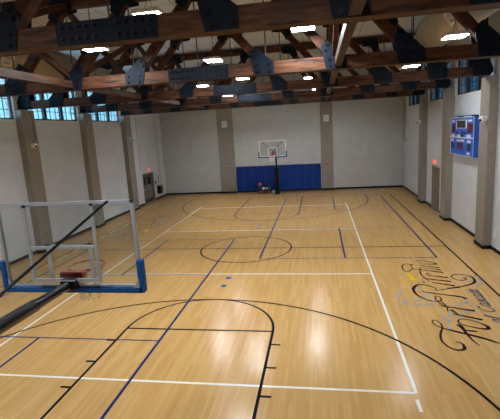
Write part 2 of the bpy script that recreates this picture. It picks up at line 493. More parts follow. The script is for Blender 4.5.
# two pickleball courts, blue
b = MB()
for x0, x1, y0, y1 in ((2.45, 22.75, 25.4, 70.0), (-22.75, -2.5, -9.9, 34.8)):
    for x in (x0, x1): line(b, (x, y0), (x, y1), Z3)
    for y in (y0, y1, y0+15, y1-15): line(b, (x0, y), (x1, y), Z3, .14)
    xm = (x0+x1)/2
    line(b, (xm, y0), (xm, y0+15), Z3); line(b, (xm, y1), (xm, y1-15), Z3)
b.build('blue_court_line', M['line_blue'], fl)
# pale yellow dashes over the left sideline
t = MB()
for a, e in ((22.2, 24.2), (25.2, 27.6), (29.2, 31.6), (36.6, 38.6), (39.8, 43), (44.6, 48)): line(t, (-24.6, a), (-24.6, e), .013, .22)
t.build('yellow_dash', M['line_yellow'], fl)
d = MB()
for y in (18.74, 16.43, 41.3, 43.57, 65.9):
    n = 20; d.add([(.33*math.cos(2*PI*i/n), y+.33*math.sin(2*PI*i/n), Z2) for i in range(n)], [tuple(range(n))])
d.build('blue_floor_dot', M['dot_blue'], fl)

# script lettering.  s = reading direction (down the hall on the right), t = up (towards the court); feet
LET = {'ink': [[(18.64, 8.37, 0.06), (18.66, 8.97, 0.06), (18.49, 9.38, 0.07), (18.24, 9.37, 0.07), (18.15, 8.95, 0.09), (18.33, 8.43, 0.12), (18.73, 8.03, 0.16), (19.32, 7.66, 0.23), (19.98, 7.27, 0.27), (20.99, 6.63, 0.27), (21.75, 5.97, 0.14)], [(18.53, 9.2, 0.05), (18.71, 8.78, 0.07), (18.62, 8.14, 0.12), (18.25, 7.23, 0.16), (18.05, 6.27, 0.16), (18.2, 5.45, 0.14), (18.57, 4.99, 0.16), (19.01, 4.96, 0.21), (19.26, 5.26, 0.23), (19.3, 5.78, 0.16), (19.11, 6.01, 0.12), (18.9, 6.02, 0.09)], [(19.84, 8.73, 0.34), (20.0, 8.43, 0.34), (20.04, 7.75, 0.23), (20.05, 7.04, 0.17), (20.14, 6.32, 0.12), (20.35, 5.66, 0.07)], [(20.05, 7.8, 0.12), (20.52, 7.73, 0.23), (20.88, 7.66, 0.16)], [(20.03, 9.14, 0.12), (20.26, 9.59, 0.09), (20.75, 9.66, 0.09), (21.41, 9.2, 0.12), (21.84, 8.58, 0.25), (21.84, 8.22, 0.34), (21.57, 8.09, 0.25), (20.98, 8.25, 0.14), (20.36, 8.61, 0.12), (20.06, 8.95, 0.12), (20.08, 9.32, 0.12)], [(20.08, 10.58, 0.14), (20.91, 10.17, 0.25), (21.93, 9.58, 0.3)], [(20.12, 11.39, 0.3), (20.28, 11.07, 0.23), (20.41, 10.62, 0.12), (20.5, 10.39, 0.07)], [(19.42, 12.16, 0.12), (20.34, 11.84, 0.18), (21.31, 11.43, 0.27), (21.92, 11.23, 0.34)], [(19.81, 13.21, 0.09), (19.94, 12.61, 0.12), (20.0, 11.89, 0.12), (19.83, 11.05, 0.07)], [(20.15, 15.55, 0.07), (20.13, 16.12, 0.12), (19.84, 16.58, 0.14), (19.39, 16.91, 0.16), (18.8, 16.9, 0.23), (18.36, 16.33, 0.3), (18.13, 15.52, 0.25), (18.18, 14.58, 0.21), (18.46, 13.85, 0.16), (18.87, 13.28, 0.14), (19.32, 13.07, 0.12), (19.73, 13.11, 0.12), (19.99, 13.45, 0.12), (19.98, 14.02, 0.09), (19.7, 14.14, 0.09), (19.52, 13.44, 0.12), (19.69, 12.56, 0.12), (20.09, 11.78, 0.07)], [(18.78, 15.27, 0.12), (19.74, 14.83, 0.21), (20.75, 14.45, 0.18), (21.68, 14.06, 0.16), (20.85, 14.41, 0.16), (21.71, 14.13, 0.23), (22.08, 13.64, 0.34)], [(20.02, 15.48, 0.07), (20.79, 15.81, 0.12), (22.38, 16.31, 0.14), (21.18, 15.99, 0.16), (22.15, 16.36, 0.18), (23.17, 16.84, 0.21), (23.94, 17.47, 0.25), (24.26, 18.15, 0.25), (24.29, 19.02, 0.18), (23.97, 19.51, 0.14), (23.47, 19.84, 0.12), (22.91, 19.76, 0.12), (22.48, 19.22, 0.12), (22.52, 18.54, 0.12), (22.94, 18.11, 0.12), (23.45, 18.3, 0.12), (23.69, 18.7, 0.12), (23.52, 18.94, 0.09), (23.29, 18.9, 0.07)], [(20.27, 17.54, 0.14), (21.15, 17.13, 0.23), (22.01, 16.67, 0.34)], [(19.4, 17.71, 0.25), (19.61, 17.57, 0.25)], [(19.62, 18.75, 0.12), (20.51, 18.32, 0.18), (21.29, 18.07, 0.23), (21.98, 17.76, 0.32)], [(19.84, 20.73, 0.16), (19.76, 19.55, 0.12), (19.96, 18.53, 0.09), (20.06, 17.71, 0.07)], [(20.71, 19.85, 0.12), (20.49, 20.13, 0.12), (20.28, 19.89, 0.09), (20.41, 19.51, 0.14), (21.23, 19.2, 0.21), (22.05, 18.87, 0.3)], [(19.17, 21.26, 0.07), (19.37, 22.11, 0.09), (19.26, 22.99, 0.12), (18.8, 23.09, 0.12), (18.43, 22.42, 0.12), (18.32, 21.27, 0.12), (18.6, 20.69, 0.12), (19.08, 21.14, 0.09), (19.35, 21.47, 0.12), (20.55, 21.01, 0.18), (22.04, 20.36, 0.3)], [(20.01, 20.93, 0.07), (20.03, 21.59, 0.09), (20.35, 21.84, 0.12), (21.19, 21.5, 0.18), (22.01, 21.08, 0.27)], [(20.24, 22.62, 0.12), (21.11, 22.26, 0.18), (22.05, 21.83, 0.27)], [(19.45, 22.99, 0.23), (19.62, 22.89, 0.23)], [(20.4, 23.24, 0.07), (21.04, 23.05, 0.14), (22.0, 23.04, 0.25), (21.89, 23.49, 0.16), (21.14, 24.05, 0.16), (20.37, 24.35, 0.12), (20.22, 23.98, 0.07), (20.62, 23.6, 0.07)]], 'blue': [[(22.65, 12.09, 0.07), (22.44, 12.01, 0.13), (22.47, 11.72, 0.13), (22.66, 11.31, 0.13), (23.09, 11.11, 0.13), (23.42, 11.26, 0.13), (23.38, 11.65, 0.13), (23.08, 12.09, 0.07)], [(22.93, 12.78, 0.07), (22.83, 12.61, 0.13), (23.03, 12.31, 0.13), (23.34, 12.19, 0.13), (23.48, 12.36, 0.13), (23.3, 12.59, 0.13), (22.87, 12.81, 0.07)], [(22.87, 12.81, 0.07), (23.34, 12.63, 0.13), (23.5, 12.69, 0.13), (23.36, 12.91, 0.07)], [(23.44, 12.79, 0.07), (23.08, 13.16, 0.13), (22.87, 13.28, 0.13), (23.15, 13.28, 0.13), (23.43, 13.19, 0.13), (23.52, 12.96, 0.13), (23.41, 12.85, 0.07)], [(23.46, 13.18, 0.07), (23.38, 13.37, 0.07)], [(23.03, 13.92, 0.07), (22.9, 13.84, 0.13), (23.06, 13.58, 0.13), (23.39, 13.44, 0.13), (23.55, 13.56, 0.13), (23.5, 13.76, 0.13), (23.34, 13.98, 0.07)], [(23.03, 14.57, 0.07), (22.93, 14.4, 0.13), (23.13, 14.1, 0.13), (23.44, 13.98, 0.13), (23.58, 14.16, 0.13), (23.4, 14.38, 0.13), (22.97, 14.6, 0.07)], [(22.97, 14.6, 0.07), (23.44, 14.42, 0.13), (23.6, 14.48, 0.13), (23.46, 14.7, 0.07)], [(23.07, 15.26, 0.07), (22.97, 15.09, 0.13), (23.17, 14.79, 0.13), (23.48, 14.67, 0.13), (23.62, 14.84, 0.13), (23.44, 15.07, 0.13), (23.0, 15.29, 0.13), (22.63, 15.52, 0.07)], [(22.63, 15.52, 0.07), (23.44, 15.15, 0.13), (23.64, 15.19, 0.13), (23.5, 15.41, 0.07)], [(23.37, 15.46, 0.07), (23.26, 15.77, 0.13), (23.06, 15.86, 0.13), (22.99, 15.74, 0.13), (23.21, 15.52, 0.13), (23.52, 15.43, 0.13), (23.66, 15.56, 0.13), (23.49, 15.9, 0.07)], [(22.66, 9.58, 0.07), (22.83, 9.33, 0.13), (23.15, 9.21, 0.13), (23.32, 9.36, 0.13), (23.14, 9.61, 0.13), (22.82, 9.7, 0.13), (22.66, 9.58, 0.13), (22.75, 9.79, 0.07)], [(23.21, 9.78, 0.07), (22.72, 10.17, 0.13), (22.43, 10.43, 0.13), (22.35, 10.38, 0.13), (22.55, 10.25, 0.13), (23.1, 9.99, 0.13), (23.78, 9.73, 0.13), (23.84, 9.63, 0.07)], [(22.81, 9.92, 0.07), (22.76, 10.35, 0.07)]], 'grey': [[(17.29, 14.82, 0.07), (17.03, 14.6, 0.17), (16.78, 14.39, 0.19), (16.53, 14.18, 0.14), (16.28, 13.97, 0.06)], [(17.0, 15.76, 0.07), (16.9, 15.36, 0.17), (16.81, 14.97, 0.19), (16.71, 14.59, 0.14), (16.62, 14.22, 0.06)], [(17.5, 13.62, 0.07), (17.66, 13.43, 0.17), (17.83, 13.24, 0.19), (17.99, 13.05, 0.14), (18.15, 12.87, 0.06)], [(17.81, 13.06, 0.07), (18.03, 13.24, 0.17), (18.25, 13.41, 0.19), (18.47, 13.59, 0.14), (18.69, 13.77, 0.06)], [(16.5, 13.03, 0.07), (16.63, 12.97, 0.17), (16.75, 12.91, 0.19), (16.87, 12.86, 0.14), (16.99, 12.8, 0.06)], [(18.58, 14.53, 0.07), (18.64, 14.25, 0.17), (18.7, 13.96, 0.19), (18.76, 13.68, 0.14), (18.82, 13.41, 0.06)], [(16.38, 14.19, 0.07), (16.39, 13.87, 0.17), (16.4, 13.55, 0.19), (16.42, 13.24, 0.14), (16.43, 12.94, 0.06)], [(18.15, 15.14, 0.07), (18.29, 15.48, 0.17), (18.44, 15.83, 0.19), (18.59, 16.19, 0.14), (18.74, 16.55, 0.06)], [(17.44, 12.34, 0.07), (17.6, 12.34, 0.17), (17.76, 12.35, 0.19), (17.92, 12.35, 0.14), (18.08, 12.35, 0.06)], [(18.55, 12.53, 0.07), (18.62, 12.36, 0.17), (18.69, 12.2, 0.19), (18.77, 12.03, 0.14), (18.84, 11.87, 0.06)], [(17.05, 13.61, 0.07), (17.0, 13.33, 0.17), (16.94, 13.04, 0.19), (16.89, 12.76, 0.14), (16.83, 12.48, 0.06)], [(19.13, 9.7, 0.07), (19.24, 9.58, 0.17), (19.34, 9.47, 0.19), (19.44, 9.36, 0.14), (19.55, 9.25, 0.06)], [(19.26, 9.12, 0.07), (19.43, 9.29, 0.17), (19.6, 9.47, 0.19), (19.78, 9.64, 0.14), (19.96, 9.82, 0.06)], [(19.22, 10.75, 0.07), (19.21, 10.43, 0.17), (19.2, 10.12, 0.19), (19.19, 9.82, 0.14), (19.18, 9.52, 0.06)], [(19.32, 8.68, 0.07), (19.22, 8.41, 0.17), (19.13, 8.15, 0.19), (19.03, 7.89, 0.14), (18.94, 7.63, 0.06)], [(19.0, 8.88, 0.07), (18.89, 8.84, 0.17), (18.77, 8.79, 0.19), (18.66, 8.74, 0.14), (18.55, 8.7, 0.06)], [(19.62, 10.04, 0.07), (19.74, 10.32, 0.17), (19.86, 10.61, 0.19), (19.99, 10.9, 0.14), (20.12, 11.2, 0.06)], [(20.91, 12.06, 0.07), (21.06, 12.07, 0.17), (21.22, 12.07, 0.19), (21.37, 12.08, 0.14), (21.53, 12.08, 0.06)], [(21.06, 11.55, 0.07), (21.14, 11.33, 0.17), (21.22, 11.12, 0.19), (21.3, 10.91, 0.14), (21.38, 10.7, 0.06)], [(21.12, 10.81, 0.07), (21.3, 10.94, 0.17), (21.48, 11.07, 0.19), (21.66, 11.21, 0.14), (21.85, 11.34, 0.06)], [(20.62, 10.79, 0.07), (20.6, 10.53, 0.17), (20.58, 10.27, 0.19), (20.56, 10.02, 0.14), (20.55, 9.77, 0.06)], [(21.48, 12.45, 0.07), (21.65, 12.67, 0.17), (21.82, 12.89, 0.19), (21.99, 13.11, 0.14), (22.16, 13.34, 0.06)], [(21.08, 10.1, 0.07), (21.15, 10.01, 0.17), (21.22, 9.93, 0.19), (21.29, 9.84, 0.14), (21.36, 9.76, 0.06)], [(21.36, 9.78, 0.07), (21.39, 9.6, 0.17), (21.42, 9.42, 0.19), (21.44, 9.25, 0.14), (21.47, 9.07, 0.06)], [(20.2, 10.06, 0.07), (20.31, 10.11, 0.17), (20.42, 10.15, 0.19), (20.53, 10.2, 0.14), (20.64, 10.24, 0.06)], [(23.96, 18.55, 0.07), (24.01, 18.33, 0.17), (24.06, 18.11, 0.19), (24.12, 17.89, 0.14), (24.17, 17.67, 0.06)], [(24.19, 17.5, 0.07), (24.09, 17.16, 0.17), (24.0, 16.83, 0.19), (23.91, 16.51, 0.14), (23.82, 16.19, 0.06)], [(24.66, 18.2, 0.07), (24.67, 17.99, 0.17), (24.68, 17.79, 0.19), (24.69, 17.59, 0.14), (24.7, 17.4, 0.06)], [(23.12, 18.91, 0.07), (23.24, 18.83, 0.17), (23.36, 18.75, 0.19), (23.49, 18.67, 0.14), (23.61, 18.6, 0.06)], [(23.26, 17.84, 0.07), (23.39, 17.9, 0.17), (23.53, 17.96, 0.19), (23.66, 18.02, 0.14), (23.8, 18.08, 0.06)], [(24.69, 19.66, 0.07), (24.76, 19.53, 0.17), (24.82, 19.4, 0.19), (24.89, 19.27, 0.14), (24.96, 19.15, 0.06)], [(20.7, 12.06, 0.09), (21.37, 12.88, 0.09), (21.89, 12.89, 0.09), (22.14, 12.1, 0.09), (21.91, 10.84, 0.09)], [(15.92, 12.19, 0.09), (16.83, 12.48, 0.09), (17.82, 12.13, 0.09), (19.04, 12.82, 0.09)], [(18.86, 15.78, 0.09), (19.25, 14.55, 0.09), (19.25, 12.82, 0.09), (18.84, 12.0, 0.09)], [(24.08, 19.28, 0.09), (24.8, 19.28, 0.09), (24.77, 17.85, 0.09), (24.16, 16.63, 0.09)]], 'yellow': [[(17.43, 17.69, 0.05), (18.01, 18.05, 0.3), (18.6, 18.24, 0.5), (18.99, 18.31, 0.45), (19.32, 18.42, 0.06)], [(18.36, 20.13, 0.2), (18.56, 19.55, 0.5), (18.7, 18.68, 0.5), (18.75, 18.06, 0.2)]]}
def smooth(pts, n=6):
    """Catmull-Rom through points (x, y, width)"""
    out = []
    P = [pts[0]]+list(pts)+[pts[-1]]
    for i in range(1, len(P)-2):
        for j in range(n):
            u = j/n; q = []
            for k in range(3):
                p0, p1, p2, p3 = P[i-1][k], P[i][k], P[i+1][k], P[i+2][k]
                q.append(.5*((2*p1)+(-p0+p2)*u+(2*p0-5*p1+4*p2-p3)*u*u+(-p0+3*p1-3*p2+p3)*u**3))
            out.append(q)
    out.append(list(pts[-1]))
    return out
for turn in (0, 1):
    T = (lambda x, y: (x, y)) if not turn else (lambda x, y: (-x, 60-y))
    for part, key, m, z in (('script_lettering', 'ink', 'ink', .016), ('small_lettering', 'blue', 'ink_blue', .016), ('pale_emblem', 'grey', 'ink_grey', .013), ('yellow_emblem', 'yellow', 'ink_yellow', .014)):
        mb = MB()
        for n, st in enumerate(LET[key]):
            q = smooth(st) if len(st) > 2 else st
            mb.ribbon([T(x, y) for x, y, _ in q], [max(.02, ww) for _, _, ww in q], z+.0004*(n % 5))
        mb.build(part, M[m], fl)

# ------------------------------------------------------------------ roof trusses
bolt_mesh = None
def bolt(x, y, z, parent, r=.11):
    global bolt_mesh
    if bolt_mesh is None:
        mb = MB(); n = 6
        for rr, d0, d1, nn in ((.15, 0, -.03, 12), (.095, -.03, -.13, 6)):
            lo = [(rr*math.cos(2*PI*i/nn), d0, rr*math.sin(2*PI*i/nn)) for i in range(nn)]
            hi = [(a, d1, c) for a, _, c in lo]
            mb.add(lo+hi, [(i, (i+1) % nn, nn+(i+1) % nn, nn+i) for i in range(nn)]+[tuple(range(nn, 2*nn))])
        o = mb.build('bolt', M['bolt']); bolt_mesh = o.data
        o.location = Vector((x, y, z))*F; hook(o, parent); return o
    o = bpy.data.objects.new('bolt', bolt_mesh); col.objects.link(o); o.location = Vector((x, y, z))*F; hook(o, parent)
    return o

SPL = {}
def truss(Y, label, ZB=19.8, sdx=0.0):
    root = thing('roof_truss', label, 'roof truss', (CX, Y, ZB), 'timber roof trusses')
    yf, yb = Y-.5, Y+.5
    E = 29.2
    MB().bbox(CX-E, CX+E, yf, yb, ZB, ZB+1.05, .03).build('bottom_chord', M['timber'], root)
    MB().bbox(CX-E, CX+E, yf+.1, yb-.1, ZT, ZT+.95, .03).build('top_chord', M['timber'], root)
    for sg in (1, -1):
        for k in range(1, 6):
            x0 = CX+sg*min(6*k, 28.6); x1 = CX+sg*6*(k-1)
            if k < 5: MB().bar((x0-sg*.25, Y, ZB+.9), (x1+sg*.2, Y, ZT+.1), .7, .72, (0, 1, 0)).build('diagonal_brace', M['timber_diag'], root)
            else: MB().bbox(x0-.35, x0+.35, Y-.36, Y+.36, ZB+1.0, ZT+.05, .03).build('end_post', M['timber_diag'], root)
            # bottom gusset
            if k < 5: sc_ = 1.0 if k < 3 else 1.2
            else: sc_ = 1.1
            poly = [(-1.35, 1.85), (-.95, 0), (.7, 0), (.7, 1.0), (-.85, 2.3)]
            if k == 5: poly = [(-1.0, 1.9), (-1.0, 0), (.6, 0), (.9, .3), (.9, .8), (.3, 1.9)]
            pl = MB()
            pp = [(x0+sg*px*sc_, ZB+pz*(sc_ if pz > 1.1 else 1)) for px, pz in poly]
            pl.prism_xz(pp, yf-.06, yf); pl.prism_xz(pp, yb, yb+.06)
            g = pl.build('gusset_plate', M['steel'], root)
            bl = [(-.6, .28), (.4, .28), (-.7, .82), (.4, .8), (-1.0, 1.55), (-.85, 1.95)]
            if k == 5: bl = [(-.75, .28), (-.2, .28), (.35, .28), (-.75, .8), (-.2, .8), (.35, .8), (-.75, 1.4), (-.2, 1.4), (.2, 1.2)]
            elif k >= 3: bl += [(-.1, .28), (-.15, .85), (-.6, 1.35), (.05, 1.3)]
            for bx, bz in bl: bolt(x0+sg*bx*sc_, yf-.06, ZB+bz*(sc_ if bz > 1.1 else 1), g)
        for k in range(1, 5):
            x0 = CX+sg*6*k
            pl = MB(); pp = [(x0+sg*px, ZT+pz) for px, pz in ((-.9, .75), (-.9, -.25), (.35, -.35), (.75, -1.35), (1.5, -.7), (1.1, .75))]
            pl.prism_xz(pp, yf+.04, yf+.1); pl.prism_xz(pp, yb-.1, yb-.04); pl.build('upper_gusset', M['steel'], root)
    pl = MB(); pp = [(CX+px, ZT+pz) for px, pz in ((-1.3, .75), (-1.5, -.6), (-.8, -1.2), (-.3, -.45), (.3, -.45), (.8, -1.2), (1.5, -.6), (1.3, .75))]
    pl.prism_xz(pp, yf+.04, yf+.1); pl.prism_xz(pp, yb-.1, yb-.04); pl.build('upper_gusset', M['steel'], root)
    # splice plate
    pl = MB(); c_ = CX-.35+sdx; pl.box(c_-2.68, c_+2.68, yf-.06, yf, ZB-.02, ZB+1.1); pl.box(c_-2.68, c_+2.68, yb, yb+.06, ZB-.02, ZB+1.1)
    g = pl.build('splice_plate', M['steel'], root)
    for s in (-1, 1):
        for i in range(5):
            for z in (.3, .85): bolt(c_+s*(.62+.44*i), yf-.06, ZB+z, g)
    for k in range(-3, 4):
        MB().tube([(CX+6*k, Y, ZB+1.0), (CX+6*k, Y, ZT+.05)], .055, 8).build('tension_rod', M['rod'], root)
    return root
TL = ['nearest timber roof truss, cropped by the top edge of the picture',
      'second timber roof truss from the front, just beyond the cropped nearest one',
      'third timber roof truss, resting on the pilaster beside the scoreboard',
      'fourth timber roof truss, on the pilaster next to the right-hand door',
      'farthest timber roof truss, closest to the back wall']
for Y, l, zb, sdx in zip(TY, TL, (20.06, 19.92, 19.87, 19.87, 19.9), (.35, .4, .65, .75, 1.2)): truss(Y, l, zb, sdx)
ZB = 19.85

# struts and cross braces between the trusses, on the second panel points
side_w = {1: 'right', -1: 'left'}
bayn = ['between the two nearest trusses', 'between second and third trusses', 'between third and fourth trusses', 'between the two farthest trusses']
for sg in (1, -1):
    x = CX+sg*12
    if sg == 1:
        tag(MB().bar((x, -14.5, ZB+.55), (x, TY[0]-.62, ZB+.55), .55, .6).build('lengthwise_strut', M['timber_strut']),
            'brown timber strut meeting the near face of the nearest roof truss', 'roof strut', 'lengthwise struts')
    for i in range(4):
        y0, y1 = TY[i]+.58, TY[i+1]-.58
        r = thing('lengthwise_strut', 'level brown strut on the %s %s' % (side_w[sg], bayn[i]), 'roof strut', (x, y0, ZB+.55), 'lengthwise struts')
        MB().bar((x, y0, ZB+.55), (x, y1-.1, ZB+.55), .5, .6).build('timber', M['timber_strut'], r)
        cp = MB(); cp.box(x-.5, x+.5, y1-.16, y1-.08, ZB+.05, ZB+1.05); cp.box(x-.32, x-.26, y1-1.0, y1-.1, ZB+.3, ZB+.8)
        cp.build('clip_plate', M['steel'], r)
        for dr, wd in ((1, 'rising away from camera'), (0, 'falling away from camera')):
            za, zb_ = (ZB+1.3, ZT+.2) if dr else (ZT+.2, ZB+1.3)
            dx = .24 if dr else -.24
            o = MB().bar((x+dx, y0-.3, za), (x+dx, y1+.3, zb_), .38, .5).build('sway_brace', M['timber_strut' if not dr else 'timber_diag'])
            tag(o, '%s timber brace %s, %s' % (side_w[sg], wd, bayn[i]), 'roof brace', 'sway braces')

# ------------------------------------------------------------------ hung light panels
LT = [(-7.8, 10.3, 22.45, 'square light panel hanging under the nearest truss at upper left'),
      (8.9, 11.6, 22.75, 'bright light panel just right of the upper middle of the picture'),
      (-1.2, 23.9, 23, 'light panel above the splice plate of the second truss'),
      (21.5, 17.2, 22.1, 'bright light panel beside the large round duct at upper right'),
      (-1.1, 41.6, 23, 'small light panel at mid hall below the second truss splice plate'),
      (-8.8, 46.9, 23, 'small light panel at mid hall, left of the centre line'),
      (8.8, 47.2, 23, 'small light panel at mid hall, right of the centre line'),
      (21.3, 33.4, 21.9, 'small light panel at right beyond the end of the large duct'),
      (9.9, 63.2, 22.5, 'tiny light panel in the far right of the hall roof'),
      (-8.1, 63.4, 22.5, 'tiny light panel in the far middle of the hall roof'),
      (-.75, 5.1, 23, 'light panel half hidden above the nearest truss, left of centre'),
      (-8, -15, 23, 'added light panel over the near backboard end, outside the picture'),  # this and the next two panels are unseen, added to light the near floor
      (9, -15, 23, 'added light panel over the near right corner, outside the picture'),
      (-22, -12, 23, 'added light panel over the near left corner, outside the picture')]
for x, y, LZ, l in LT:
    r = thing('ceiling_light', l, 'ceiling light', (x, y, LZ), 'hung light panels')
    h = MB(); h.bbox(x-.93, x+.93, y-.9, y+.9, LZ+.02, LZ+.3, .05).build('lamp_housing', M['white_metal'], r)
    MB().add([(x-.86, y-.83, LZ+.01), (x-.86, y+.83, LZ+.01), (x+.86, y+.83, LZ+.01), (x+.86, y-.83, LZ+.01)], [(0, 1, 2, 3)]).build('light_diffuser', M['lamp'], r)
    for s in (-.8, .8): MB().tube([(x+s*0, y+s, LZ+.3), (x, y, LZ+1.2)], .02, 6).build('hanger_wire', M['rod'], r)
    MB().tube([(x, y, LZ+1.15), (x, y, ZC)], .035, 6).build('hanger_rod', M['rod'], r)

# ------------------------------------------------------------------ ducts
def duct(x, label, yend, y2):
    z = 25.2; RB, RS = 1.88, 1.3
    r = thing('air_duct', label, 'air duct', (x, yend, z), 'round ceiling ducts')
    def cyl(pts, rr, name, parent=r, n=48): return MB().tube(pts, rr, n).build(name, M['duct'], parent)
    cyl([(x, -20, z), (x, yend, z)], RB, 'large_section')
    for y in range(-3, int(yend)-3, 8): MB().tube([(x, y-.05, z), (x, y+.05, z)], RB+.02, 48).build('joint_band', M['duct'], r)
    MB().tube([(x, yend-.3, z), (x, yend, z)], RB+.05, 48).build('end_flange', M['duct'], r)
    cyl([(x, yend, z), (x, yend+.06, z), (x, yend+.16, z), (x, yend+.2, z), (x, yend+1.4, z)], [RB, RB-.12, RB-.4, RS, RS], 'reducer')
    cyl([(x, yend+1.4, z), (x, y2, z)], RS, 'small_section')
    s = 1 if x > 0 else -1
    for gy in (19.4,):
        d = Vector((-s*.83, 0, -.55)).normalized(); u = Vector((0, 1, 0)); v = d.cross(u)
        c = Vector((x, gy, z))+d*1.86
        mb = MB(); P = lambda a, b_, e: c+u*a+v*b_+d*e
        for a0, a1, b0, b1, e in ((-.8, .8, -.6, -.45, .1), (-.8, .8, .45, .6, .1), (-.8, -.62, -.6, .6, .1), (.62, .8, -.6, .6, .1))+tuple((-.62, .62, -.42+.14*i, -.36+.14*i, .06) for i in range(7)):
            vs = [P(a, b_, ee) for ee in (-.1, e) for b_ in (b0, b1) for a in (a0, a1)]
            mb.add(vs, [(0, 2, 3, 1), (4, 5, 7, 6), (0, 1, 5, 4), (2, 6, 7, 3), (0, 4, 6, 2), (1, 3, 7, 5)])
        gr = mb.build('air_grille', M['white_metal'], r)
        ap = MB(); vs = [P(a, b_, ee) for ee in (-.1, .05) for b_ in (-.6, .6) for a in (-2.2, -1.0)]
        ap.add(vs, [(0, 2, 3, 1), (4, 5, 7, 6), (0, 1, 5, 4), (2, 6, 7, 3), (0, 4, 6, 2), (1, 3, 7, 5)]); ap.build('access_panel', M['pilaster'], r)
        k = MB(); k.add([P(a, b_, .01) for a, b_ in ((-.62, -.45), (.62, -.45), (.62, .45), (-.62, .45))], [(0, 1, 2, 3)]); k.build('grille_throat', M['black'], gr)
    for hy in (2, 10, 19, 25): MB().tube([(x, hy, z+1.85), (x, hy, ZC)], .04, 6).build('duct_hanger', M['rod'], r)
    return r
duct(23.3, 'large round beige air duct under the ceiling at upper right', 31.5, 72)
duct(-24.2, 'round beige air duct under the ceiling along the left wall', 33.0, 58)

# ------------------------------------------------------------------ wall padding behind the far hoop
ordn = ['first', 'second', 'third', 'fourth', 'fifth', 'sixth', 'seventh', 'eighth', 'ninth', 'tenth', 'eleventh']
px0, px1, n = -10.85, 10.3, 11
for i in range(n):
    a = px0+(px1-px0)*i/n; e = px0+(px1-px0)*(i+1)/n
    o = MB().bbox(a+.004, e-.004, YB-.24, YB-.072, .3, 6.55, .02).build('wall_pad', M['blue_pad'])
    tag(o, '%s blue wall pad from the left on the back wall' % ordn[i], 'wall pad', 'blue pads on the back wall')

# ------------------------------------------------------------------ hoops
def backboard(root, yb, s, frame_m, thick, dx=0):
    """glass board in plane y=yb, s=+1 when its front looks to +y"""
    x0, x1, z0, z1 = -2.95+dx, 2.95+dx, 9.5, 13
    MB().box(x0, x1, yb-.02, yb+.02, z0, z1).build('backboard_glass', M['board_glass'], root)
    f = MB(); t = thick; e = .08
    f.box(x0, x1, yb-e, yb+e, z1-t, z1); f.box(x0, x1, yb-e, yb+e, z0, z0+t)
    f.box(x0, x0+t, yb-e, yb+e, z0, z1); f.box(x1-t, x1, yb-e, yb+e, z0, z1)
    f.build('backboard_frame', frame_m, root)
    w = MB(); y = yb+s*.03; t = .17; zq = 9.8 if s > 0 else 10.0
    w.box(dx-1, dx+1, y-.005, y+.005, zq+1.33, zq+1.5); w.box(dx-1, dx+1, y-.005, y+.005, zq, zq+.1)
    w.box(dx-1, dx-1+t, y-.005, y+.005, zq, zq+1.5); w.box(dx+1-t, dx+1, y-.005, y+.005, zq, zq+1.5)
    w.build('target_square', M['glass_paint'], root)
    p = MB()
    p.bbox(x0-.1, x1+.1, yb-.17, yb+.17, z0-.2, z0+.05, .05)
    p.bbox(x1-.1, x1+.14, yb-.17, yb+.17, z0-.2, z0+1.15, .05); p.bbox(x0-.14, x0+.1, yb-.17, yb+.17, z0-.2, z0+1.15, .05)
    p.build('edge_pad', M['board_pad'], root)
    # rim
    cy = yb+s*1.25
    rm = MB(); rm.tube([(dx*2+.75*math.cos(2*PI*i/40), cy+.75*math.sin(2*PI*i/40), 10) for i in range(40)], .032, 8, closed=True)
    rm.tube([(dx*2-.4, yb+s*.2, 9.95), (dx*2-.5, cy-s*.5, 9.98)], .03, 6); rm.tube([(dx*2+.4, yb+s*.2, 9.95), (dx*2+.5, cy-s*.5, 9.98)], .03, 6)
    rmo = rm.build('rim', M['orange_rim'], root)
    MB().bbox(dx*2-.5, dx*2+.5, min(yb+s*.03, yb+s*.32), max(yb+s*.03, yb+s*.32), 9.68, 10.1, .03).build('rim_bracket', M['orange_rim'], root)
    nt = MB(); N = 12
    lv = [(10.0, .74), (9.7, .62), (9.4, .53), (9.1, .46), (8.8, .42), (8.55, .43)]
    for i in range(N):
        for dr in (1, -1):
            pts = []
            for j, (z, rr) in enumerate(lv):
                a = 2*PI*(i+dr*j*.5)/N
                pts.append((dx*2+rr*math.cos(a), cy+rr*math.sin(a), z))
            nt.tube(pts, .013, 5, caps=False)
    nt.build('net', M['net'], rmo)
    return cy

near = thing('basketball_hoop', 'near basketball backboard seen from behind at left, red rim and blue edge pad', 'basketball hoop', (0, -8, 9.3))
backboard(near, -8.0, 1, M['grey_metal'], .12, -.08)
f = MB(); yb = -8.3
for x in (-1.55, 1.3): f.box(x-.05, x+.05, yb-.05, yb+.06, 9.85, 12.95); f.box(x-.05, x+.05, yb-.05, yb+.3, 12.85, 12.95)
f.box(-1.5, 1.25, yb-.05, yb+.05, 11.19, 11.3); f.box(-1.5, 1.25, yb-.05, yb+.05, 9.86, 9.97)
for x in (-2.85, 2.85): f.add([(x-.25 if x > 0 else x+.25, yb+.1, 9.55), (x, yb+.1, 9.55), (x, yb+.1, 9.95)], [(0, 1, 2)])
f.build('rear_frame', M['grey_metal'], near)
MB().bbox(-.3, .34, -8.55, -8.2, 9.55, 9.98, .04).build('mount_bracket', M['black'], near)
arm = MB(); arm.tube([(.02, -8.45, 9.75), (.01, -10.4, 9.78), (.01, -10.45, 9.78), (0, -21, 9.97)], [.16, .19, .22, .25], 24)
arm.build('support_arm', M['black'], near)
MB().tube([(1.9, -8.15, 12.98), (-.05, -15.3, 9.9)], .05, 10).build('brace_rod', M['black'], near)

